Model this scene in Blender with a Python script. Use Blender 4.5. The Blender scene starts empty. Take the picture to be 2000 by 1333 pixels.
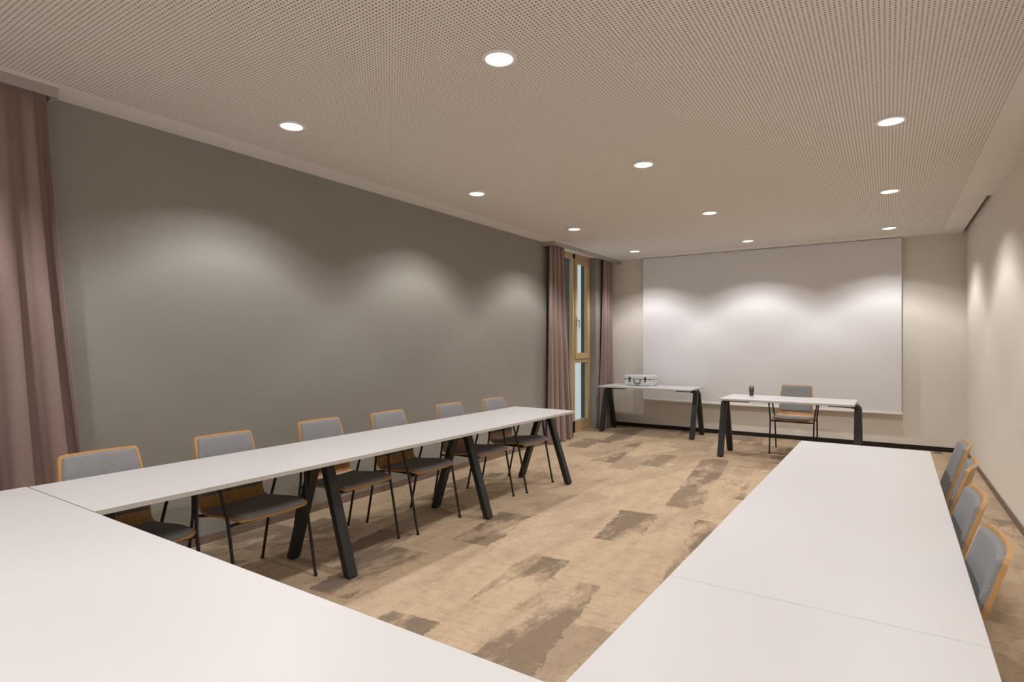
import bpy, bmesh, math, random
from mathutils import Vector, Matrix
R = math.radians
random.seed(7)
scene = bpy.context.scene
COL = scene.collection

# ------------------------------------------------------------------ camera, world, exposure
cam_data = bpy.data.cameras.new('camera')
cam_data.sensor_width = 36.0
cam_data.lens = 20.30
cam_data.shift_y = 4.5 / 2000
cam_data.clip_start = 0.02
cam = bpy.data.objects.new('camera', cam_data)
cam.location = (0, 0, 1.45)
cam.rotation_euler = (R(90), 0, R(33.02))
COL.objects.link(cam)
scene.camera = cam

world = bpy.data.worlds.new('overcast_sky')
scene.world = world
world.use_nodes = True
bg = world.node_tree.nodes['Background']
bg.inputs['Color'].default_value = (0.93, 0.98, 1.0, 1)
bg.inputs['Strength'].default_value = 0.72

vs = scene.view_settings
vs.view_transform = 'Standard'
vs.look = 'None'
vs.exposure = 0.0
vs.gamma = 1.0
vs.use_curve_mapping = False

SPOT_WATTS = 108.0
SPOT_COLOR = (1.0, 0.98, 0.965)
DIFFUSER_STRENGTH = 4.0
SPOT_ANGLE = 136.0
SPOT_BLEND = 0.15
# wide-beam reflector: (angle from the lamp axis in degrees, relative intensity)
BEAM = [(62, 0.0), (54, 0.34), (46, 0.96), (32, 0.78), (16, 0.51), (0, 0.43)]

# room extents (metres, camera stands at x=0, y=0)
XL, XR, YB, YN, ZC = -4.14, 0.865, 9.60, -2.75, 2.90

# ------------------------------------------------------------------ materials
def new_mat(name):
    m = bpy.data.materials.new(name)
    m.use_nodes = True
    nt = m.node_tree
    return m, nt, nt.nodes['Principled BSDF']

def N(nt, kind, **kw):
    n = nt.nodes.new(kind)
    for k, v in kw.items():
        setattr(n, k, v)
    return n

def math_node(nt, op, a, b=None, c=None):
    n = N(nt, 'ShaderNodeMath', operation=op)
    for i, v in enumerate((a, b, c)):
        if v is None:
            continue
        if isinstance(v, (int, float)):
            n.inputs[i].default_value = v
        else:
            nt.links.new(v, n.inputs[i])
    return n.outputs[0]

def coords(nt, scale=(1, 1, 1), kind='Object', rot=(0, 0, 0)):
    tc = N(nt, 'ShaderNodeTexCoord')
    mp = N(nt, 'ShaderNodeMapping')
    mp.inputs['Scale'].default_value = scale
    mp.inputs['Rotation'].default_value = rot
    nt.links.new(tc.outputs[kind], mp.inputs['Vector'])
    return mp.outputs['Vector']

def noise(nt, vec, scale, detail=2.0, rough=0.5):
    n = N(nt, 'ShaderNodeTexNoise')
    n.inputs['Scale'].default_value = scale
    n.inputs['Detail'].default_value = detail
    n.inputs['Roughness'].default_value = rough
    nt.links.new(vec, n.inputs['Vector'])
    return n.outputs['Fac']

def ramp(nt, fac, stops):
    r = N(nt, 'ShaderNodeValToRGB')
    cr = r.color_ramp
    while len(cr.elements) < len(stops):
        cr.elements.new(0.5)
    for e, (p, c) in zip(cr.elements, stops):
        e.position = p
        e.color = (*c, 1) if len(c) == 3 else c
    nt.links.new(fac, r.inputs['Fac'])
    return r.outputs['Color']

def mix(nt, fac, a, b, mode='MIX'):
    m = N(nt, 'ShaderNodeMix', data_type='RGBA', blend_type=mode)
    for sock, v in ((m.inputs['Factor'], fac), (m.inputs['A'], a), (m.inputs['B'], b)):
        if isinstance(v, (int, float)):
            sock.default_value = v
        elif isinstance(v, tuple):
            sock.default_value = (*v, 1)
        else:
            nt.links.new(v, sock)
    return m.outputs['Result']

def bump(nt, bsdf, height, strength=0.2, dist=0.002):
    b = N(nt, 'ShaderNodeBump')
    b.inputs['Strength'].default_value = strength
    b.inputs['Distance'].default_value = dist
    nt.links.new(height, b.inputs['Height'])
    nt.links.new(b.outputs['Normal'], bsdf.inputs['Normal'])

def plain(name, color, rough=0.5, metallic=0.0, spec=0.5, var=0.03, vscale=40.0, bstr=0.0):
    m, nt, b = new_mat(name)
    v = coords(nt)
    f = noise(nt, v, vscale, 3)
    lo = tuple(c * (1 - var) for c in color)
    hi = tuple(min(1, c * (1 + var)) for c in color)
    nt.links.new(ramp(nt, f, [(0.3, lo), (0.7, hi)]), b.inputs['Base Color'])
    b.inputs['Roughness'].default_value = rough
    b.inputs['Metallic'].default_value = metallic
    b.inputs['Specular IOR Level'].default_value = spec
    if bstr:
        bump(nt, b, noise(nt, v, vscale * 6, 2), bstr, 0.001)
    return m

def wallpaper(name, color, spread):
    """vinyl wallpaper with a fine horizontal brushed weave"""
    m, nt, b = new_mat(name)
    v1 = coords(nt, (18, 18, 150))
    v2 = coords(nt, (1, 1, 1))
    f1 = noise(nt, v1, 1.0, 3, 0.6)
    f2 = noise(nt, v2, 1.4, 3, 0.5)
    f = math_node(nt, 'ADD', math_node(nt, 'MULTIPLY', f1, 0.6), math_node(nt, 'MULTIPLY', f2, 0.4))
    lo = tuple(c * (1 - spread) for c in color)
    hi = tuple(c * (1 + spread) for c in color)
    nt.links.new(ramp(nt, f, [(0.3, lo), (0.7, hi)]), b.inputs['Base Color'])
    b.inputs['Roughness'].default_value = 0.6
    b.inputs['Specular IOR Level'].default_value = 0.3
    bump(nt, b, f1, 0.25, 0.002)
    return m

def carpet(name):
    m, nt, b = new_mat(name)
    # wobble the coordinates a little so that patch borders are ragged
    v = coords(nt)
    wob = N(nt, 'ShaderNodeTexNoise'); wob.inputs['Scale'].default_value = 9.0; wob.inputs['Detail'].default_value = 5.0
    wob.inputs['Roughness'].default_value = 0.7
    nt.links.new(v, wob.inputs['Vector'])
    sub = N(nt, 'ShaderNodeVectorMath', operation='SUBTRACT'); sub.inputs[1].default_value = (0.5, 0.5, 0.5)
    nt.links.new(wob.outputs['Color'], sub.inputs[0])
    scl = N(nt, 'ShaderNodeVectorMath', operation='MULTIPLY'); scl.inputs[1].default_value = (0.13, 0.06, 0)
    nt.links.new(sub.outputs[0], scl.inputs[0])
    add = N(nt, 'ShaderNodeVectorMath', operation='ADD')
    nt.links.new(v, add.inputs[0]); nt.links.new(scl.outputs[0], add.inputs[1])
    wv = add.outputs[0]

    def planks(w, l, off, seedrot):
        mp = N(nt, 'ShaderNodeMapping')
        mp.inputs['Location'].default_value = off
        mp.inputs['Rotation'].default_value = (0, 0, R(90 + seedrot))
        nt.links.new(wv, mp.inputs['Vector'])
        br = N(nt, 'ShaderNodeTexBrick')
        br.offset = 0.37
        br.offset_frequency = 2
        br.inputs['Color1'].default_value = (0, 0, 0, 1)
        br.inputs['Color2'].default_value = (1, 1, 1, 1)
        br.inputs['Mortar'].default_value = (0, 0, 0, 1)
        br.inputs['Scale'].default_value = 1.0
        br.inputs['Mortar Size'].default_value = 0.0
        br.inputs['Bias'].default_value = 0.0
        br.inputs['Brick Width'].default_value = l
        br.inputs['Row Height'].default_value = w
        nt.links.new(mp.outputs[0], br.inputs['Vector'])
        return br.outputs['Color']
    p1 = planks(0.31, 0.80, (0.13, 0.41, 0), -7)
    p2 = planks(0.30, 0.85, (0.55, 0.23, 0), 21)
    st = noise(nt, coords(nt, (1.8, 0.7, 1), rot=(0, 0, R(10))), 1.15, 6, 0.7)
    big = noise(nt, coords(nt, (1, 1, 1)), 0.55, 2, 0.5)
    m1 = ramp(nt, p1, [(0.50, (0, 0, 0)), (0.86, (1, 1, 1))])
    m2 = ramp(nt, p2, [(0.66, (0, 0, 0)), (0.80, (1, 1, 1))])
    s1 = ramp(nt, st, [(0.44, (0, 0, 0)), (0.53, (1, 1, 1))])
    s2 = ramp(nt, st, [(0.47, (1, 1, 1)), (0.56, (0, 0, 0))])
    d1 = math_node(nt, 'MULTIPLY', m1, s1)
    d2 = math_node(nt, 'MULTIPLY', math_node(nt, 'MULTIPLY', m2, s2), 0.30)
    dark = math_node(nt, 'MAXIMUM', d1, d2)
    soft = noise(nt, coords(nt, (4, 1.1, 1), rot=(0, 0, R(-12))), 1.8, 6, 0.7)
    fine = noise(nt, coords(nt, (3.0, 11.0, 1), rot=(0, 0, R(14))), 2.6, 6, 0.75)
    base = ramp(nt, soft, [(0.28, (0.43, 0.315, 0.21)), (0.5, (0.545, 0.405, 0.272)), (0.72, (0.62, 0.47, 0.32))])
    base = mix(nt, math_node(nt, 'MULTIPLY', big, 0.35), base, (0.50, 0.39, 0.28))
    col = mix(nt, math_node(nt, 'MULTIPLY', math_node(nt, 'MULTIPLY', dark, 0.92), math_node(nt, 'ADD', 0.55, math_node(nt, 'MULTIPLY', fine, 0.9))), base, (0.225, 0.168, 0.122))
    streak = ramp(nt, fine, [(0.30, (0.68, 0.67, 0.66)), (0.48, (1, 1, 1)), (0.75, (1.06, 1.06, 1.06))])
    col = mix(nt, 0.75, col, streak, 'MULTIPLY')
    pile = noise(nt, v, 120.0, 4, 0.8)
    col = mix(nt, 0.55, col, ramp(nt, pile, [(0.32, (0.45, 0.44, 0.43)), (0.66, (1.2, 1.2, 1.2))]), 'MULTIPLY')
    nt.links.new(col, b.inputs['Base Color'])
    b.inputs['Roughness'].default_value = 1.0
    b.inputs['Specular IOR Level'].default_value = 0.05
    bump(nt, b, pile, 0.5, 0.004)
    return m

def perforated(name, color, hole, pitch, radius):
    m, nt, b = new_mat(name)
    v = coords(nt)
    sp = N(nt, 'ShaderNodeSeparateXYZ')
    nt.links.new(v, sp.inputs[0])
    ds = []
    for ax in ('X', 'Y'):
        f = math_node(nt, 'FRACT', math_node(nt, 'DIVIDE', sp.outputs[ax], pitch))
        d = math_node(nt, 'SUBTRACT', f, 0.5)
        ds.append(math_node(nt, 'MULTIPLY', d, d))
    dist = math_node(nt, 'SQRT', math_node(nt, 'ADD', ds[0], ds[1]))
    msk = ramp(nt, dist, [(radius / pitch - 0.03, (1, 1, 1)), (radius / pitch + 0.03, (0, 0, 0))])
    nt.links.new(mix(nt, msk, color, hole), b.inputs['Base Color'])
    b.inputs['Roughness'].default_value = 0.85
    b.inputs['Specular IOR Level'].default_value = 0.15
    bump(nt, b, math_node(nt, 'SUBTRACT', 1.0, msk), 0.6, 0.004)
    return m

def fabric(name, color, color2, scale=900.0, stretch=(1, 1, 1), rough=0.95, bstr=0.4, sheen=0.0):
    m, nt, b = new_mat(name)
    f = noise(nt, coords(nt, stretch), scale, 2, 0.7)
    nt.links.new(ramp(nt, f, [(0.32, color), (0.68, color2)]), b.inputs['Base Color'])
    b.inputs['Roughness'].default_value = rough
    b.inputs['Specular IOR Level'].default_value = 0.15
    b.inputs['Sheen Weight'].default_value = sheen
    bump(nt, b, f, bstr, 0.001)
    return m

def wood(name, light, darkc, axis_scale, rough=0.42):
    m, nt, b = new_mat(name)
    v = coords(nt, axis_scale)
    f = noise(nt, v, 1.0, 5, 0.6)
    nt.links.new(ramp(nt, f, [(0.3, darkc), (0.7, light)]), b.inputs['Base Color'])
    b.inputs['Roughness'].default_value = rough
    bump(nt, b, f, 0.08, 0.001)
    return m

def emitter(name, color, strength):
    m, nt, b = new_mat(name)
    b.inputs['Base Color'].default_value = (0.8, 0.8, 0.8, 1)
    b.inputs['Emission Color'].default_value = (*color, 1)
    b.inputs['Emission Strength'].default_value = strength
    return m

def glass_mat(name, tint=(0.9, 0.95, 0.95), rough=0.0, thin=True):
    m, nt, b = new_mat(name)
    out = nt.nodes['Material Output']
    tr = N(nt, 'ShaderNodeBsdfTransparent'); tr.inputs['Color'].default_value = (*tint, 1)
    gl = N(nt, 'ShaderNodeBsdfGlossy'); gl.inputs['Roughness'].default_value = rough
    lw = N(nt, 'ShaderNodeLayerWeight'); lw.inputs['Blend'].default_value = 0.5
    fr = math_node(nt, 'ADD', math_node(nt, 'MULTIPLY', math_node(nt, 'POWER', lw.outputs['Facing'], 5.0), 0.6), 0.03)
    mx = N(nt, 'ShaderNodeMixShader')
    nt.links.new(fr, mx.inputs[0]); nt.links.new(tr.outputs[0], mx.inputs[1]); nt.links.new(gl.outputs[0], mx.inputs[2])
    nt.links.new(mx.outputs[0], out.inputs['Surface'])
    nt.nodes.remove(b)
    return m

MAT = {
    'grey_wall': wallpaper('taupe_wallpaper', (0.302, 0.287, 0.259), 0.06),
    'cream_wall': wallpaper('cream_wallpaper', (0.80, 0.755, 0.685), 0.03),
    'carpet': carpet('patchwork_carpet'),
    'ceiling': plain('ceiling_paint', (0.84, 0.805, 0.765), 0.9, spec=0.1, var=0.01, vscale=3),
    'perf': perforated('perforated_plaster', (0.83, 0.785, 0.735), (0.20, 0.17, 0.15), 0.020, 0.0042),
    'plaster_dark': plain('slot_paint', (0.16, 0.13, 0.10), 0.9, spec=0.1),
    'base_dark': plain('dark_baseboard', (0.028, 0.020, 0.016), 0.7, spec=0.2),
    'base_carpet': fabric('carpet_baseboard', (0.17, 0.125, 0.095), (0.27, 0.205, 0.16), 120.0),
    'track': plain('track_aluminium', (0.42, 0.40, 0.37), 0.5, metallic=0.1, var=0.01),
    'white_top': plain('white_laminate', (0.60, 0.585, 0.585), 0.38, spec=0.4, var=0.008, vscale=300),
    'top_edge': plain('grey_edge_band', (0.52, 0.49, 0.46), 0.5, var=0.02),
    'black_metal': plain('black_powder_coat', (0.017, 0.0165, 0.017), 0.42, spec=0.45, var=0.1, vscale=200),
    'black_plastic': plain('black_plastic', (0.012, 0.012, 0.012), 0.5, spec=0.4),
    'oak_shell': wood('oak_shell', (0.58, 0.325, 0.12), (0.44, 0.23, 0.075), (9, 60, 9)),
    'pad': fabric('grey_wool', (0.16, 0.157, 0.162), (0.33, 0.325, 0.33), 420.0),
    'curtain': fabric('mauve_curtain', (0.27, 0.19, 0.17), (0.36, 0.265, 0.24), 260.0, (1, 1, 0.5), 0.8, 0.25, 0.15),
    'window_oak': wood('window_oak', (0.54, 0.385, 0.215), (0.44, 0.30, 0.155), (40, 40, 3)),
    'glass': glass_mat('window_glass'),
    'reveal': plain('anthracite_reveal', (0.06, 0.06, 0.065), 0.6),
    'screen': plain('screen_cloth', (0.785, 0.775, 0.795), 0.9, spec=0.1, var=0.006, vscale=500),
    'white_metal': plain('white_metal', (0.85, 0.83, 0.81), 0.35, var=0.01),
    'ring': plain('light_trim', (0.90, 0.88, 0.87), 0.4, var=0.01),
    'diffuser': emitter('light_diffuser', (1.0, 0.975, 0.93), DIFFUSER_STRENGTH),
    'case': plain('aluminium_case', (0.72, 0.71, 0.70), 0.38, metallic=0.15, var=0.03, vscale=90),
    'case_edge': plain('aluminium_profile', (0.82, 0.81, 0.80), 0.3, metallic=0.3, var=0.02),
    'dark_hw': plain('dark_hardware', (0.05, 0.045, 0.045), 0.4, metallic=0.4),
    'chrome': plain('brushed_steel', (0.55, 0.53, 0.50), 0.3, metallic=0.9, var=0.02),
    'cup': glass_mat('clear_tumbler', (0.80, 0.78, 0.78), 0.02),
    'pen': plain('dark_pen', (0.03, 0.022, 0.024), 0.4),
    'pen_tip': plain('pen_grey', (0.45, 0.43, 0.42), 0.4),
}

# ------------------------------------------------------------------ mesh helpers
class MB:
    def __init__(self):
        self.v, self.f = [], []
    def add(self, verts, faces):
        o = len(self.v)
        self.v += [tuple(p) for p in verts]
        self.f += [tuple(i + o for i in f) for f in faces]
        return self
    def box(self, x0, x1, y0, y1, z0, z1):
        vs_ = [(x, y, z) for z in (z0, z1) for y in (y0, y1) for x in (x0, x1)]
        return self.add(vs_, [(0, 2, 3, 1), (4, 5, 7, 6), (0, 1, 5, 4), (2, 6, 7, 3), (0, 4, 6, 2), (1, 3, 7, 5)])
    def bbox(self, x0, x1, y0, y1, z0, z1, r=0.003, seg=2):
        bm = bmesh.new()
        bmesh.ops.create_cube(bm, size=1.0)
        for w in bm.verts:
            w.co = Vector(((x0 + x1) / 2 + w.co.x * (x1 - x0), (y0 + y1) / 2 + w.co.y * (y1 - y0), (z0 + z1) / 2 + w.co.z * (z1 - z0)))
        bmesh.ops.bevel(bm, geom=list(bm.edges), offset=r, segments=seg, profile=0.5, affect='EDGES')
        bm.verts.index_update()
        self.add([w.co.copy() for w in bm.verts], [[w.index for w in f.verts] for f in bm.faces])
        bm.free()
        return self
    def tube(self, pts, rad, seg=10, cap=True):
        pts = [Vector(p) for p in pts]
        rads = rad if isinstance(rad, (list, tuple)) else [rad] * len(pts)
        ref = None
        rings = []
        for i, p in enumerate(pts):
            t = ((pts[i + 1] - p) if i < len(pts) - 1 else Vector((0, 0, 0)))
            if i > 0:
                t = t.normalized() + (p - pts[i - 1]).normalized()
            t.normalize()
            if ref is None:
                ref = Vector((0, 0, 1)) if abs(t.z) < 0.9 else Vector((1, 0, 0))
            a = (ref - t * ref.dot(t)).normalized()
            ref = a
            bvec = t.cross(a)
            rings.append([p + (a * math.cos(2 * math.pi * k / seg) + bvec * math.sin(2 * math.pi * k / seg)) * rads[i] for k in range(seg)])
        vs_ = [q for r_ in rings for q in r_]
        fs = []
        for i in range(len(pts) - 1):
            for k in range(seg):
                k2 = (k + 1) % seg
                fs.append((i * seg + k, i * seg + k2, (i + 1) * seg + k2, (i + 1) * seg + k))
        if cap:
            fs.append(tuple(range(seg))[::-1])
            fs.append(tuple((len(pts) - 1) * seg + k for k in range(seg)))
        return self.add(vs_, fs)
    def lathe(self, prof, seg=32, cx=0, cy=0, closed=False):
        vs_ = []
        for (r_, z) in prof:
            vs_ += [(cx + r_ * math.cos(2 * math.pi * k / seg), cy + r_ * math.sin(2 * math.pi * k / seg), z) for k in range(seg)]
        fs = []
        n = len(prof)
        for i in range(n if closed else n - 1):
            j = (i + 1) % n
            for k in range(seg):
                k2 = (k + 1) % seg
                fs.append((i * seg + k, i * seg + k2, j * seg + k2, j * seg + k))
        return self.add(vs_, fs)
    def slab(self, top, bot):
        """closed thick sheet from two equal grids of points"""
        nr, nc = len(top), len(top[0])
        o = nr * nc
        vs_ = [p for r_ in top for p in r_] + [p for r_ in bot for p in r_]
        fs = []
        for i in range(nr - 1):
            for j in range(nc - 1):
                a, b_, c, d = i * nc + j, i * nc + j + 1, (i + 1) * nc + j + 1, (i + 1) * nc + j
                fs.append((a, b_, c, d))
                fs.append((o + d, o + c, o + b_, o + a))
        edge = [(0, j) for j in range(nc)] + [(i, nc - 1) for i in range(1, nr)] + [(nr - 1, j) for j in range(nc - 2, -1, -1)] + [(i, 0) for i in range(nr - 2, 0, -1)]
        ids = [i * nc + j for i, j in edge]
        for k in range(len(ids)):
            a, b_ = ids[k], ids[(k + 1) % len(ids)]
            fs.append((b_, a, o + a, o + b_))
        return self.add(vs_, fs)
    def build(self, name, mat, parent=None, smooth=None, loc=None):
        me = bpy.data.meshes.new(name)
        me.from_pydata(self.v, [], self.f)
        bm = bmesh.new(); bm.from_mesh(me)
        bmesh.ops.recalc_face_normals(bm, faces=bm.faces)
        bm.to_mesh(me); bm.free()
        for m_ in (mat if isinstance(mat, (list, tuple)) else [mat]):
            me.materials.append(MAT[m_] if isinstance(m_, str) else m_)
        if smooth is not None:
            me.shade_smooth()
            me.set_sharp_from_angle(angle=R(smooth))
        ob = bpy.data.objects.new(name, me)
        COL.objects.link(ob)
        if parent is not None:
            ob.parent = parent
        if loc is not None:
            ob.location = loc
        return ob

def tag(o, label=None, cat=None, group=None, kind=None):
    if label: o['label'] = label
    if cat: o['category'] = cat
    if group: o['group'] = group
    if kind: o['kind'] = kind
    return o

def thing(name, label, cat, loc=(0, 0, 0), rz=0.0, group=None):
    o = bpy.data.objects.new(name, None)
    COL.objects.link(o)
    o.empty_display_size = 0.1
    o.location = loc
    o.rotation_euler = (0, 0, rz)
    return tag(o, label, cat, group)

def copy_tree(o, parent=None):
    c = o.copy()
    COL.objects.link(c)
    if parent is not None:
        c.parent = parent
    for ch in list(o.children):
        copy_tree(ch, c)
    return c

def structure(mb, name, mat, parent=None, smooth=None):
    o = mb.build(name, mat, parent, smooth)
    if parent is None:
        tag(o, kind='structure')
    return o

# ------------------------------------------------------------------ room shell
RECESS = [(-0.62, 0.92), (7.48, 8.98)]           # the two window bays in the left wall (y ranges)
WX = -4.25                                        # room side of the window frames

tag(structure(MB().box(XL - 0.11, XR + 0.0, YN, YB, -0.12, 0), 'floor', 'carpet'), 'brown patchwork carpet covering the whole floor')

m = MB()
ys = [YN] + [q for r_ in RECESS for q in r_] + [YB]
for i in range(0, len(ys), 2):
    m.box(XL - 0.20, XL, ys[i], ys[i + 1], -0.12, ZC + 0.1)
tag(structure(m, 'wall_left', 'grey_wall'), 'long taupe wallpapered wall with two window bays')
tag(structure(MB().box(XL - 0.30, XR + 0.2, YB, YB + 0.2, -0.12, ZC + 0.2), 'wall_back', 'cream_wall'), 'cream wallpapered wall behind the projection screen')
tag(structure(MB().box(XR, XR + 0.2, YN, YB, -0.12, ZC + 0.2), 'wall_right', 'cream_wall'), 'cream wallpapered wall on the right side')
tag(structure(MB().box(XL - 0.30, XR + 0.2, YN - 0.2, YN, -0.12, ZC + 0.2), 'wall_front', 'cream_wall'), 'cream wall behind the viewpoint')

# ceiling: plain margins, perforated field, shadow slot along the right wall
PX0, PX1, PY0, PY1 = -3.885, 0.60, -2.45, 9.22
SLOT_Y, SLOT_X = 7.29, 0.822
m = MB()
m.box(XL - 0.11, PX0, YN, YB, ZC, ZC + 0.03)
m.box(PX1, SLOT_X, YN, YB, ZC, ZC + 0.03)
m.box(SLOT_X, XR, YN, SLOT_Y, ZC, ZC + 0.03)
m.box(PX0, PX1, PY1, YB, ZC, ZC + 0.03)
m.box(PX0, PX1, YN, PY0, ZC, ZC + 0.03)
ceil = tag(structure(m, 'ceiling', 'ceiling'), 'plain beige margins around the perforated ceiling field')
MB().box(PX0, PX1, PY0, PY1, ZC, ZC + 0.03).build('perforated_panel', 'perf', ceil)
MB().box(SLOT_X, XR, SLOT_Y, YB, ZC + 0.13, ZC + 0.15).box(SLOT_X - 0.01, SLOT_X, SLOT_Y, YB, ZC + 0.03, ZC + 0.13).build('shadow_slot', 'plaster_dark', ceil)
MB().box(XL - 0.3, XR + 0.2, YN - 0.2, YB + 0.2, ZC + 0.16, ZC + 0.2).build('ceiling_slab', 'ceiling', ceil)

BH = 0.063
m = MB()
for i in range(0, len(ys), 2):
    m.bbox(XL, XL + 0.010, ys[i], ys[i + 1], 0, BH, 0.002, 1)
tag(structure(m, 'baseboard_left', 'base_carpet'), 'brown carpet strip along the foot of the taupe wall')
tag(structure(MB().bbox(XR - 0.010, XR, YN, YB - 0.012, 0, BH, 0.002, 1), 'baseboard_right', 'base_carpet'), 'brown carpet strip along the foot of the right wall')
tag(structure(MB().bbox(XL + 0.010, XR, YB - 0.012, YB, 0, BH, 0.002, 1), 'baseboard_back', 'base_dark'), 'dark brown skirting below the projection screen')

# ------------------------------------------------------------------ windows
def make_window(idx, y0, y1, label):
    x1, x0 = WX, WX - 0.07
    root = bpy.data.objects.new('window_%d' % idx, None)
    COL.objects.link(root)
    root.location = (x0, (y0 + y1) / 2, 0)
    tag(root, label, kind='structure')
    off = Vector(root.location)
    def part(mb, name, mat, par=root, **k):
        mb.v = [tuple(Vector(p) - off) for p in mb.v]
        o = mb.build(name, mat, root, **k)
        if par is not root:
            o.parent = par
        return o
    ym = y1 - 0.60                      # between fixed light and opening light
    fw = 0.07
    m = MB()
    m.bbox(x0, x1, y0, y0 + fw, 0, ZC, 0.003, 1)
    m.bbox(x0, x1, y1 - fw, y1, 0, ZC, 0.003, 1)
    m.bbox(x0, x1, ym - 0.035, ym + 0.035, 0.0, ZC, 0.003, 1)
    m.bbox(x0, x1, y0 + fw, y1 - fw, ZC - 0.085, ZC, 0.003, 1)
    m.bbox(x0, x1, y0 + fw, y1 - fw, 0, 0.19, 0.003, 1)
    m.bbox(x0, x1, ym + 0.035, y1 - fw, 1.13, 1.215, 0.003, 1)
    part(m, 'frame', 'window_oak')
    # opening sash, proud of the frame
    sx0, sx1 = x0 + 0.02, x1 + 0.018
    a, b_, z0, z1 = ym + 0.018, y1 - 0.055, 1.195, ZC - 0.075
    sw = 0.075
    m = MB()
    m.bbox(sx0, sx1, a, a + sw, z0, z1, 0.004, 2)
    m.bbox(sx0, sx1, b_ - sw, b_, z0, z1, 0.004, 2)
    m.bbox(sx0, sx1, a + sw, b_ - sw, z0, z0 + sw + 0.02, 0.004, 2)
    m.bbox(sx0, sx1, a + sw, b_ - sw, z1 - sw, z1, 0.004, 2)
    sash = part(m, 'sash', 'window_oak')
    part(MB().box(x0 + 0.03, x0 + 0.045, a + sw - 0.01, b_ - sw + 0.01, z0 + sw, z1 - sw + 0.01), 'pane', 'glass', sash)
    hm = MB()
    hm.bbox(sx1, sx1 + 0.012, a + 0.022, a + 0.052, 1.74, 1.88, 0.004, 2)
    hm.tube([(sx1 + 0.01, a + 0.037, 1.82), (sx1 + 0.05, a + 0.037, 1.82)], 0.009, 10)
    hm.bbox(sx1 + 0.042, sx1 + 0.058, a + 0.027, a + 0.047, 1.69, 1.832, 0.005, 2)
    part(hm, 'handle', 'chrome', sash, smooth=40)
    part(MB().box(x0 + 0.03, x0 + 0.045, ym + 0.03, y1 - fw + 0.005, 0.18, 1.14), 'pane', 'glass')
    part(MB().box(x0 + 0.03, x0 + 0.045, y0 + fw - 0.005, ym - 0.03, 0.18, ZC - 0.08), 'pane', 'glass')
    # anthracite outer reveals beyond the glass
    m = MB()
    m.box(x0 - 0.062, x0 - 0.002, y1 - 0.075, y1 + 0.02, -0.1, ZC + 0.1)
    m.box(x0 - 0.045, x0 - 0.002, y0 - 0.02, y0 + 0.06, -0.1, ZC + 0.1)
    m.box(x0 - 0.045, x0 - 0.002, y0, y1, ZC - 0.07, ZC + 0.1)
    m.box(x0 - 0.10, x0 - 0.002, ym - 0.04, ym + 0.035, -0.1, ZC)
    part(m, 'outer_reveal', 'reveal')
    part(MB().box(x0 - 0.06, x0 - 0.002, y0, y1, -0.10, 0.10), 'outer_sill', 'track')
    return root

make_window(1, *RECESS[0], 'oak framed window bay behind the near curtain')
make_window(2, *RECESS[1], 'oak framed window with opening upper sash between the far curtains')

# ------------------------------------------------------------------ curtain tracks and curtains
TX = -3.945
def curtain_track(y0, y1, label, ends):
    t = thing('curtain_track', label, 'curtain track', (XL, (y0 + y1) / 2, ZC))
    cy = (y0 + y1) / 2
    h = 0.058
    MB().box(TX - XL - 0.014, TX - XL, y0 - cy, y1 - cy, -h, 0).build('fascia', 'track', t)
    for e in ends:
        s = 1 if e > cy else -1
        MB().box(0, TX - XL - 0.014, min(e, e - s * 0.014) - cy, max(e, e - s * 0.014) - cy, -h, 0).build('end_cap', 'track', t)
    for xo in (0.06, 0.13):
        MB().box(xo, xo + 0.018, y0 - cy + 0.02, y1 - cy - 0.02, -0.014, 0).build('rail', 'white_metal', t)
    return t
curtain_track(-1.10, 1.345, 'grey aluminium curtain fascia above the near curtain', [1.345])
curtain_track(7.18, 9.595, 'grey aluminium curtain fascia above the far window', [7.18])

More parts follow.
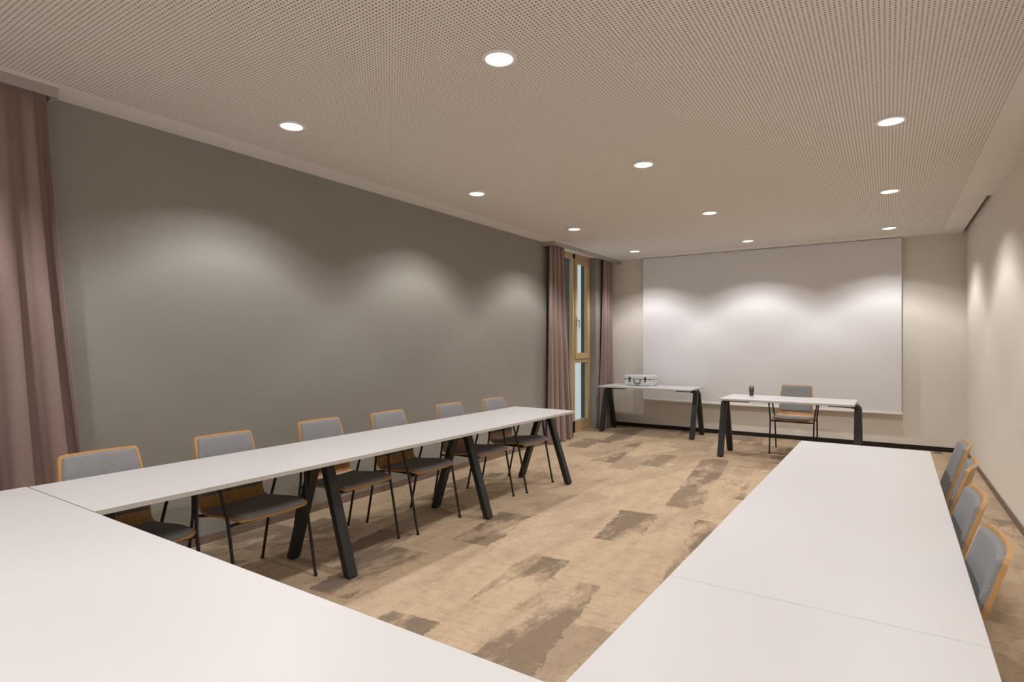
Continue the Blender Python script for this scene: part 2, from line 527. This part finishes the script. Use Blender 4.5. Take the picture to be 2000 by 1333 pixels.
def curtain(name, label, xc, top, bot, folds, amp, seed, zt=2.885, zb=0.012, flare=1.6, swirl=0.0):
    rnd = random.Random(seed)
    n = folds * 10 + 1
    nz = 26
    ph = [rnd.uniform(-0.35, 0.35) for _ in range(folds + 2)]
    am = [rnd.uniform(0.55, 1.25) for _ in range(folds + 2)]
    ph2 = [rnd.uniform(-0.5, 0.5) for _ in range(folds + 2)]
    cy = (bot[0] + bot[1]) / 2
    def pt(i, k, side):
        u = i / (n - 1)
        w = k / nz                                   # 0 top, 1 bottom
        e = w ** flare
        ya = top[0] + (bot[0] - top[0]) * e
        yb = top[1] + (bot[1] - top[1]) * e
        s = u * folds
        j = int(s); f = s - j
        A = amp * ((am[j] * (1 - f) + am[j + 1] * f)) * (0.62 + 0.5 * w)
        P = (ph[j] * (1 - f) + ph[j + 1] * f) + (ph2[j] * (1 - f) + ph2[j + 1] * f) * w * (1 + swirl)
        a = 2 * math.pi * s + P * 2
        x = A * math.sin(a) + 0.13 * A * math.sin(2 * a + 1.1 + P)
        y = ya + (yb - ya) * u - 0.095 * (yb - ya) / folds * math.sin(2 * a) * (0.4 + 0.6 * w)
        # pinch pleats in the heading
        if w < 0.05:
            x *= 0.55 + 9 * w
        z = zt + (zb - zt) * w
        return Vector((x, y - cy, z))
    top_g, bot_g = [], []
    P0 = [[pt(i, k, 0) for i in range(n)] for k in range(nz + 1)]
    for k in range(nz + 1):
        r1, r2 = [], []
        for i in range(n):
            a = P0[k][max(0, i - 1)]; b_ = P0[k][min(n - 1, i + 1)]
            t = (b_ - a); nrm = Vector((t.y, -t.x, 0)).normalized() * 0.0018
            r1.append(P0[k][i] + nrm); r2.append(P0[k][i] - nrm)
        top_g.append(r1); bot_g.append(r2)
    t = thing(name, label, 'curtain', (xc, cy, 0))
    kk = 2
    MB().slab(top_g[kk - 1:], bot_g[kk - 1:]).build('drape', 'curtain', t, smooth=60)
    MB().slab(top_g[:kk], bot_g[:kk]).build('heading_tape', 'curtain', t, smooth=60)
    return t

curtain('curtain', 'mauve brown curtain at the left edge beside the nearest chair', -4.052, (0.35, 1.325), (0.28, 1.57), 7, 0.056, 3, flare=1.2)
curtain('curtain', 'mauve brown curtain between taupe wall and oak window', -4.047, (7.205, 7.66), (7.20, 7.92), 4, 0.062, 11)
curtain('curtain', 'mauve brown curtain in the corner behind the table with the case', -4.062, (9.14, 9.50), (9.06, 9.56), 3, 0.050, 21)

# ------------------------------------------------------------------ projection screen
SY, SX0, SX1, SZ0 = 9.50, -3.50, 0.165, 0.485
scr = thing('projection_screen', 'large white projection screen pulled down on the back wall', 'projection screen', ((SX0 + SX1) / 2, SY, SZ0))
cx = (SX0 + SX1) / 2
MB().box(SX0 - cx, SX1 - cx, -0.0015, 0.0015, 0.01, ZC - SZ0 - 0.001).build('screen_cloth', 'screen', scr)
MB().bbox(SX0 - cx - 0.012, SX1 - cx + 0.015, -0.014, 0.014, -0.012, 0.018, 0.006, 2).build('weight_bar', 'white_metal', scr, smooth=40)
MB().box(SX0 - cx - 0.01, SX1 - cx + 0.01, -0.004, 0.02, ZC - SZ0 - 0.006, ZC - SZ0).build('ceiling_slot', 'dark_hw', scr)

# ------------------------------------------------------------------ downlights
LX, LY = [-3.32, -1.65, 0.02], [-1.71, 0.355, 2.42, 4.487, 6.552, 8.645]
def make_downlight():
    t = thing('ceiling_downlight', 'x', 'ceiling light', (0, 0, ZC), 0, 'round ceiling downlights')
    MB().lathe([(0.066, -0.0005), (0.071, -0.011), (0.086, -0.011), (0.091, -0.006), (0.091, -0.0005)], 40, closed=True).build('trim_ring', 'ring', t, smooth=35)
    MB().lathe([(0.0001, -0.0065), (0.03, -0.0065), (0.0695, -0.0065), (0.0695, -0.002), (0.0001, -0.002)], 40).build('diffuser', 'diffuser', t, smooth=35)
    return t
col_txt = ['beside the taupe wall', 'in the middle column', 'beside the cream right wall']
row_txt = ['sixth from the screen', 'fifth from the screen', 'fourth from the screen', 'third from the screen', 'second from the screen', 'nearest the screen']
proto_l = make_downlight()
DL = [proto_l] + [copy_tree(proto_l) for _ in range(len(LX) * len(LY) - 1)]
sd = bpy.data.lights.new('downlight_beam', 'SPOT')
sd.energy = SPOT_WATTS
sd.color = SPOT_COLOR
sd.spot_size = R(SPOT_ANGLE)
sd.spot_blend = SPOT_BLEND
sd.shadow_soft_size = 0.055
sd.use_nodes = True
lnt = sd.node_tree
em = next(n for n in lnt.nodes if n.type == 'EMISSION')
ltc = N(lnt, 'ShaderNodeTexCoord')
lsp = N(lnt, 'ShaderNodeSeparateXYZ')
lnt.links.new(ltc.outputs['Normal'], lsp.inputs[0])
lr = ramp(lnt, math_node(lnt, 'ABSOLUTE', lsp.outputs['Z']), [(math.cos(R(a)), (k, k, k)) for a, k in BEAM])
lnt.links.new(lr, em.inputs['Strength'])
for i, lx in enumerate(LX):
    for j, ly in enumerate(LY):
        t = DL[i * len(LY) + j]
        t.location = (lx, ly, ZC)
        t['label'] = 'round flush ceiling downlight %s, %s' % (col_txt[i], row_txt[j])
        lo = bpy.data.objects.new('downlight_beam', sd)
        COL.objects.link(lo)
        lo.parent = t
        lo.location = (0, 0, -0.02)

# ------------------------------------------------------------------ tables
HT, TT = 0.757, 0.024
def leg_mesh(yf, yt, inward, brk=0.26):
    """bent steel leg: foot at y=yf on the floor, rising to y=yt under the top, then folding along x"""
    top = HT - TT - 0.002
    F, T = Vector((0, yf, 0.012)), Vector((0, yt, top - 0.019))
    d = (T - F).normalized()
    X = Vector((1, 0, 0)) * inward
    Nn = d.cross(X).normalized()
    r_ = 0.045
    path, dirs, th = [F], [d], [0.072]
    c0 = T - d * r_
    path.append(c0); dirs.append(d); th.append(0.072)
    for q in (22.5, 45, 67.5, 90):
        a = R(q)
        path.append(c0 + X * (r_ * (1 - math.cos(a))) + d * (r_ * math.sin(a)))
        dirs.append((d * math.cos(a) + X * math.sin(a)).normalized())
        th.append(0.072 - 0.036 * q / 90)
    e = path[-1] + X * brk
    path.append(Vector((e.x, e.y, path[-1].z))); dirs.append(X); th.append(0.034)
    hw = 0.025
    m = MB()
    rings = []
    for p, t, k in zip(path, dirs, th):
        s = t.cross(Nn).normalized()
        h = k / 2
        c = 0.004
        prof = [(-hw + c, -h), (hw - c, -h), (hw, -h + c), (hw, h - c), (hw - c, h), (-hw + c, h), (-hw, h - c), (-hw, -h + c)]
        ring = [p + Nn * a + s * b_ for a, b_ in prof]
        rings.append(ring)
    rings[0] = [Vector((q.x, q.y - d.y / d.z * (q.z - 0.012), 0.012)) for q in rings[0]]
    for r0 in rings:
        for q in r0:
            q.z = min(q.z, top)
    n = 8
    vs_ = [q for r0 in rings for q in r0]
    fs = [(i * n + k, i * n + (k + 1) % n, (i + 1) * n + (k + 1) % n, (i + 1) * n + k) for i in range(len(rings) - 1) for k in range(n)]
    fs += [tuple(range(n))[::-1], tuple((len(rings) - 1) * n + k for k in range(n))]
    m.add(vs_, fs)
    g = MB()
    s = 1 if yf > 0 else -1
    g.bbox(-0.026, 0.026, yf - 0.018, yf + 0.018, 0, 0.0125, 0.003, 1)
    return m, g

def make_table(label, cat, loc, rz, L, W, frames, splay=0.275, top_off=0.05, cen=0.0, group=None):
    """table centred on loc; frames = list of (x position of A frame, bracket direction)"""
    t = thing('conference_table', label, cat, (loc[0], loc[1], 0), rz, group)
    MB().bbox(-L / 2, L / 2, -W / 2, W / 2, HT - 0.004, HT, 0.0015, 1).build('tabletop', 'white_top', t)
    MB().bbox(-L / 2 + 0.0005, L / 2 - 0.0005, -W / 2 + 0.0005, W / 2 - 0.0005, HT - TT, HT - 0.004, 0.001, 1).build('edge_core', 'top_edge', t)
    for fx, inward in frames:
        for s in (1, -1):
            lm, gm = leg_mesh(cen + s * splay, cen + s * top_off, inward)
            lo = lm.build('leg', 'black_metal', t, smooth=25, loc=(fx, 0, 0))
            gm.build('foot_glide', 'black_plastic', lo)
        MB().bbox(-0.035, 0.035, -0.11 + cen, 0.11 + cen, HT - TT - 0.045, HT - TT - 0.002, 0.004, 1).build('apex_bracket', 'black_metal', t, loc=(fx + inward * 0.03, 0, 0))
    return t

ROT = R(-0.65)
def along(p, d):
    """point d metres along the rotated y axis from p"""
    return (p[0] - math.sin(ROT) * d, p[1] + math.cos(ROT) * d)
# left run: long side parallel to the taupe wall.  local x runs along +y of the room
Y0 = 1.062                                   # where the left run meets the near run
Ls = 5.336 - Y0
c = along((-3.108, Y0), Ls / 2)
f0 = Y0 + Ls / 2
make_table('long white table in front of the taupe wall, six chairs behind it', 'table', c, R(90) + ROT, Ls, 0.73,
           [(1.20 - f0, 1), (2.455 - f0, 1), (3.90 - f0, 1), (5.298 - f0, -1)], splay=0.285, cen=-0.025, group='tables set in a U')
# near run: two tables across the foreground
for (x0, x1, lab) in ((-3.49, -2.048, 'white table at the lower left corner of the arrangement'), (-2.045, -0.566, 'white table across the foreground between left and right runs')):
    xm = (x0 + x1) / 2
    make_table(lab, 'table', (xm, 0.688 - 0.0113 * (xm + 2.77)), ROT, x1 - x0, 0.73, [(-(x1 - x0) / 2 + 0.06, 1), ((x1 - x0) / 2 - 0.06, -1)], group='tables set in a U')
# right run
c = along((-0.190, 0.236), 0.7305)
make_table('white table nearest the camera in the right run', 'table', c, R(90) + ROT, 1.461, 0.745, [(-0.67, 1), (0.67, -1)], group='tables set in a U')
c = along((-0.190 + 0.0166, 1.700), 1.433)
make_table('long white table in the right run, four chairs along the cream wall', 'table', c, R(90) + ROT, 2.866, 0.745, [(-1.37, 1), (0.0, 1), (1.38, -1)], group='tables set in a U')
# two tables at the screen end
make_table('white table in the corner carrying the silver case', 'table', (-3.205, 9.03), R(-0.9), 1.50, 0.74, [(-0.74, 1), (0.745, -1)], splay=0.262)
make_table('white presenter desk in front of the screen with pens on it', 'desk', (-1.04, 7.885), R(-0.5), 1.47, 0.74, [(-0.745, 1), (0.755, -1)], splay=0.262)

# ------------------------------------------------------------------ chairs
PROFILE = [(0.232, 0.436, 0.222), (0.212, 0.452, 0.236), (0.13, 0.455, 0.243), (0.03, 0.446, 0.243), (-0.08, 0.437, 0.235), (-0.145, 0.437, 0.225),
           (-0.188, 0.452, 0.216), (-0.213, 0.487, 0.212), (-0.233, 0.55, 0.211), (-0.263, 0.65, 0.206), (-0.297, 0.76, 0.198), (-0.330, 0.872, 0.187)]
def catmull(P, n):
    out = []
    Q = [P[0]] + P + [P[-1]]
    for i in range(1, len(Q) - 2):
        for k in range(n):
            t = k / n
            out.append(tuple(0.5 * (2 * b + (c_ - a) * t + (2 * a - 5 * b + 4 * c_ - d) * t * t + (-a + 3 * b - 3 * c_ + d) * t ** 3)
                             for a, b, c_, d in zip(Q[i - 1], Q[i], Q[i + 1], Q[i + 2])))
    out.append(P[-1])
    return out
DENSE = catmull(PROFILE, 12)
ARC = [0.0]
for a, b in zip(DENSE, DENSE[1:]):
    ARC.append(ARC[-1] + math.hypot(b[0] - a[0], b[1] - a[1]))
LEN = ARC[-1]
def at_arc(s):
    s = max(0, min(LEN, s))
    lo = 0
    while lo < len(ARC) - 2 and ARC[lo + 1] < s:
        lo += 1
    t = (s - ARC[lo]) / max(1e-9, ARC[lo + 1] - ARC[lo])
    return [p + (q - p) * t for p, q in zip(DENSE[lo], DENSE[lo + 1])]
def surf(s, y):
    """point of the shell's middle surface at arc length s and side offset y"""
    x, z, hw = at_arc(s)
    k = max(0.0, min(1.0, (z - 0.44) / 0.16)); k = k * k * (3 - 2 * k)
    u = y / 0.2
    x2 = x + 0.027 * k * u * u
    z2 = z + (1 - k) * 0.006 * u * u
    return Vector((x2, y, z2))
def nrm(s, y):
    e = 0.004
    a = surf(min(LEN, s + e), y) - surf(max(0, s - e), y)
    b = surf(s, y + e) - surf(s, y - e)
    n_ = a.cross(b).normalized()
    return -n_ if n_.x + n_.z < 0 else n_
def corner(d, r_):
    return 0.0 if d >= r_ else r_ - math.sqrt(max(0.0, r_ * r_ - (r_ - d) ** 2))
def stations(s0, s1, r_, n):
    ends = [0, 0.04, 0.14, 0.32, 0.6, 1.0]
    return [s0 + r_ * e for e in ends] + [s0 + r_ + (s1 - s0 - 2 * r_) * k / n for k in range(1, n)] + [s1 - r_ * e for e in reversed(ends)]

def make_chair():
    t = thing('armchair', 'x', 'chair')
    TH = 0.013
    rc = 0.021
    ss = stations(0, LEN, rc, 24)
    us = [-1 + 2 * k / 14 for k in range(15)]
    top, bot = [], []
    for s in ss:
        hw = at_arc(s)[2] - corner(min(s, LEN - s), rc)
        top.append([surf(s, u * hw) + nrm(s, u * hw) * (TH / 2) for u in us])
        bot.append([surf(s, u * hw) - nrm(s, u * hw) * (TH / 2) for u in us])
    MB().slab(top, bot).build('shell', 'oak_shell', t, smooth=50)

    def pad(name, s0, s1, inset, h, r_):
        sp = stations(s0, s1, r_, 12)
        up = [-1, -0.985, -0.95, -0.85, -0.6, -0.3, 0, 0.3, 0.6, 0.85, 0.95, 0.985, 1]
        a, b_ = [], []
        for s in sp:
            d = min(s - s0, s1 - s)
            hw = at_arc(s)[2] - inset - corner(d, r_)
            ra, rb = [], []
            for u in up:
                y = u * hw
                ed = min(d, hw * (1 - abs(u)) + corner(d, r_))
                k = min(1.0, max(0.0, ed / 0.016))
                hh = h * math.sqrt(max(0.0, 1 - (1 - k) ** 2)) + 0.001
                nv = nrm(s, y)
                ra.append(surf(s, y) + nv * (TH / 2 + hh))
                rb.append(surf(s, y) + nv * (TH / 2 - 0.002))
            a.append(ra); b_.append(rb)
        return MB().slab(a, b_).build(name, 'pad', t, smooth=60)
    # arc length where the back pad begins
    sb = next(ARC[i] for i, p in enumerate(DENSE) if p[1] > 0.515 and p[0] < -0.1)
    sr = next(ARC[i] for i, p in enumerate(DENSE) if p[0] < -0.165)
    pad('seat_pad', 0.010, sr, 0.012, 0.017, 0.040)
    pad('back_pad', sb, LEN - 0.013, 0.013, 0.018, 0.014)

    AR = 0.0093
    for sy in (1, -1):
        for sx in (1, -1):
            foot = Vector((0.275 * sx, 0.256 * sy, 0.0))
            kink = Vector((0.180 * sx, 0.259 * sy, 0.447))
            tip = Vector((0.135 * sx, 0.284 * sy, 0.648))
            m = MB()
            m.tube([foot, foot.lerp(kink, 0.97), kink.lerp(tip, 0.04), tip], AR, 10)
            lg = m.build('leg', 'black_metal', t, smooth=40)
            MB().lathe([(0.0001, 0), (0.0115, 0), (0.0115, 0.014), (0.0095, 0.018), (0.0001, 0.018)], 12, foot.x, foot.y).build('glide', 'black_plastic', lg, smooth=40)
        m = MB()
        m.bbox(-0.150, 0.150, 0.270 if sy > 0 else -0.300, 0.300 if sy > 0 else -0.270, 0.645, 0.662, 0.006, 2)
        m.build('armrest', 'black_plastic', t, smooth=40)
    for sx in (1, -1):
        x = 0.184 * sx
        m = MB()
        m.tube([(x, -0.259, 0.425), (x - 0.03 * sx, -0.19, 0.418), (x - 0.03 * sx, 0.19, 0.418), (x, 0.259, 0.425)], AR, 10)
        m.build('crossbar', 'black_metal', t, smooth=40)
    m = MB()
    m.bbox(-0.15, 0.165, -0.15, 0.15, 0.410, 0.430, 0.006, 2)
    m.build('seat_support', 'black_plastic', t, smooth=40)
    return t

GL, GR = 'armchairs behind the long left table', 'armchairs along the right run of tables'
CH = [
    (-3.258, 1.400, 0, 'grey padded oak armchair beside the near curtain, front of the taupe wall row', GL),
    (-3.262, 2.095, 0, 'second grey padded oak armchair from the near curtain at the long left table', GL),
    (-3.315, 2.880, 0, 'third grey padded oak armchair from the near curtain, behind black table legs', GL),
    (-3.250, 3.530, 0, 'fourth grey padded oak armchair from the near curtain at the long left table', GL),
    (-3.240, 4.335, 0, 'fifth grey padded oak armchair from the near curtain at the long left table', GL),
    (-3.195, 5.015, 0, 'grey padded oak armchair at the far end of the long left table', GL),
    (-0.035, 2.210, 180, 'grey padded oak armchair nearest the camera beside the right run', GR),
    (-0.018, 2.841, 180, 'second nearest grey padded oak armchair beside the right run', GR),
    (0.036, 3.600, 172.5, 'slightly turned grey padded oak armchair, third along the right run', GR),
    (0.071, 4.245, 179, 'farthest grey padded oak armchair beside the right run', GR),
    (-1.045, 8.490, -90, 'grey padded oak armchair behind the presenter desk, facing the room', None),
]
chair0 = make_chair()
for i, (x, y, a, lab, grp) in enumerate(CH):
    o = chair0 if i == 0 else copy_tree(chair0)
    o.location = (x, y, 0)
    o.rotation_euler = (0, 0, R(a))
    o['label'] = lab
    if 'group' in o:
        del o['group']
    if grp:
        o['group'] = grp

# ------------------------------------------------------------------ silver case on the corner table
def make_case(loc, rz):
    t = thing('flight_case', 'silver white hard case with dark latches and handle on the corner table', 'case', loc, rz)
    W, D, H1, H2 = 0.455, 0.32, 0.105, 0.17
    MB().bbox(-W / 2, W / 2, -D / 2, D / 2, 0.006, H1, 0.010, 2).build('body', 'case', t, smooth=40)
    MB().bbox(-W / 2, W / 2, -D / 2, D / 2, H1 + 0.003, H2, 0.010, 2).build('lid', 'case', t, smooth=40)
    MB().box(-W / 2 + 0.004, W / 2 - 0.004, -D / 2 + 0.004, D / 2 - 0.004, H1 - 0.004, H1 + 0.006).build('seam', 'dark_hw', t)
    y = -D / 2
    for x in (-0.145, 0.115):
        l = MB().bbox(x - 0.017, x + 0.017, y - 0.008, y, 0.062, 0.142, 0.003, 1).build('latch', 'dark_hw', t)
        MB().bbox(x - 0.010, x + 0.010, y - 0.013, y - 0.007, 0.074, 0.092, 0.002, 1).build('latch_button', 'chrome', l)
    h = MB()
    pts = [(-0.070, y, 0.092), (-0.066, y - 0.012, 0.080)]
    for k in range(7):
        a = math.pi * k / 6
        pts.append((-0.015 - 0.048 * math.cos(a), y - 0.018, 0.062 - 0.028 * math.sin(a)))
    pts += [(0.036, y - 0.012, 0.080), (0.040, y, 0.092)]
    h.tube(pts, 0.0068, 8)
    hd = h.build('handle', 'dark_hw', t, smooth=50)
    for x in (-0.070, 0.040):
        MB().bbox(x - 0.013, x + 0.013, y - 0.006, y, 0.080, 0.104, 0.002, 1).build('handle_mount', 'chrome', hd)
    for x in (-W / 2 + 0.014, 0.185):
        MB().bbox(x - 0.007, x + 0.007, y - 0.004, y, 0.098, 0.118, 0.002, 1).build('stud', 'dark_hw', t)
    MB().bbox(W / 2 - 0.001, W / 2 + 0.004, -0.09, -0.07, 0.075, 0.095, 0.002, 1).build('stud', 'dark_hw', t)
    for sx in (1, -1):
        for sy in (1, -1):
            MB().bbox(sx * (W / 2 - 0.012) - 0.0135, sx * (W / 2 - 0.012) + 0.0135, sy * (D / 2 - 0.012) - 0.0135, sy * (D / 2 - 0.012) + 0.0135, 0.0, 0.022, 0.004, 1).build('corner_guard', 'case_edge', t)
            MB().bbox(sx * (W / 2 - 0.012) - 0.0135, sx * (W / 2 - 0.012) + 0.0135, sy * (D / 2 - 0.012) - 0.0135, sy * (D / 2 - 0.012) + 0.0135, H2 - 0.022, H2 + 0.0015, 0.004, 1).build('corner_guard', 'case_edge', t)
    return t
make_case((-3.40, 9.15, HT), R(1.5))

# ------------------------------------------------------------------ pen tumbler on the presenter desk
PXY = (-1.478, 7.98)
cup = MB().lathe([(0.0001, 0.0), (0.024, 0.0), (0.027, 0.004), (0.034, 0.105), (0.0318, 0.105), (0.0250, 0.012), (0.0001, 0.010)], 28).build('tumbler', 'cup', None, smooth=40, loc=(PXY[0], PXY[1], HT))
tag(cup, 'clear tumbler holding dark pens on the presenter desk', 'tumbler')
def make_pen():
    t = thing('pen', 'dark slim pen standing in the clear tumbler on the presenter desk', 'pen', (0, 0, 0), 0, 'pens in the tumbler')
    MB().lathe([(0.0001, 0.0), (0.0012, 0.0), (0.0045, 0.012), (0.0045, 0.118), (0.0001, 0.118)], 10).build('barrel', 'pen', t, smooth=40)
    MB().lathe([(0.0001, 0.118), (0.0049, 0.118), (0.0049, 0.128), (0.0034, 0.139), (0.0001, 0.140)], 10).build('end_cap', 'pen_tip', t, smooth=40)
    MB().bbox(0.004, 0.0062, -0.0013, 0.0013, 0.085, 0.128, 0.0005, 1).build('clip', 'chrome', t)
    return t
pen0 = make_pen()
for k in range(7):
    o = pen0 if k == 0 else copy_tree(pen0)
    a = 2 * math.pi * k / 7 + 0.3
    rb, rt = 0.014, 0.0235
    o.location = (PXY[0] + rb * math.cos(a), PXY[1] + rb * math.sin(a), HT + 0.0125)
    tilt = math.atan2(rt - rb, 0.10)
    o.rotation_euler = (Matrix.Rotation(a, 4, 'Z') @ Matrix.Rotation(tilt, 4, 'Y')).to_euler()
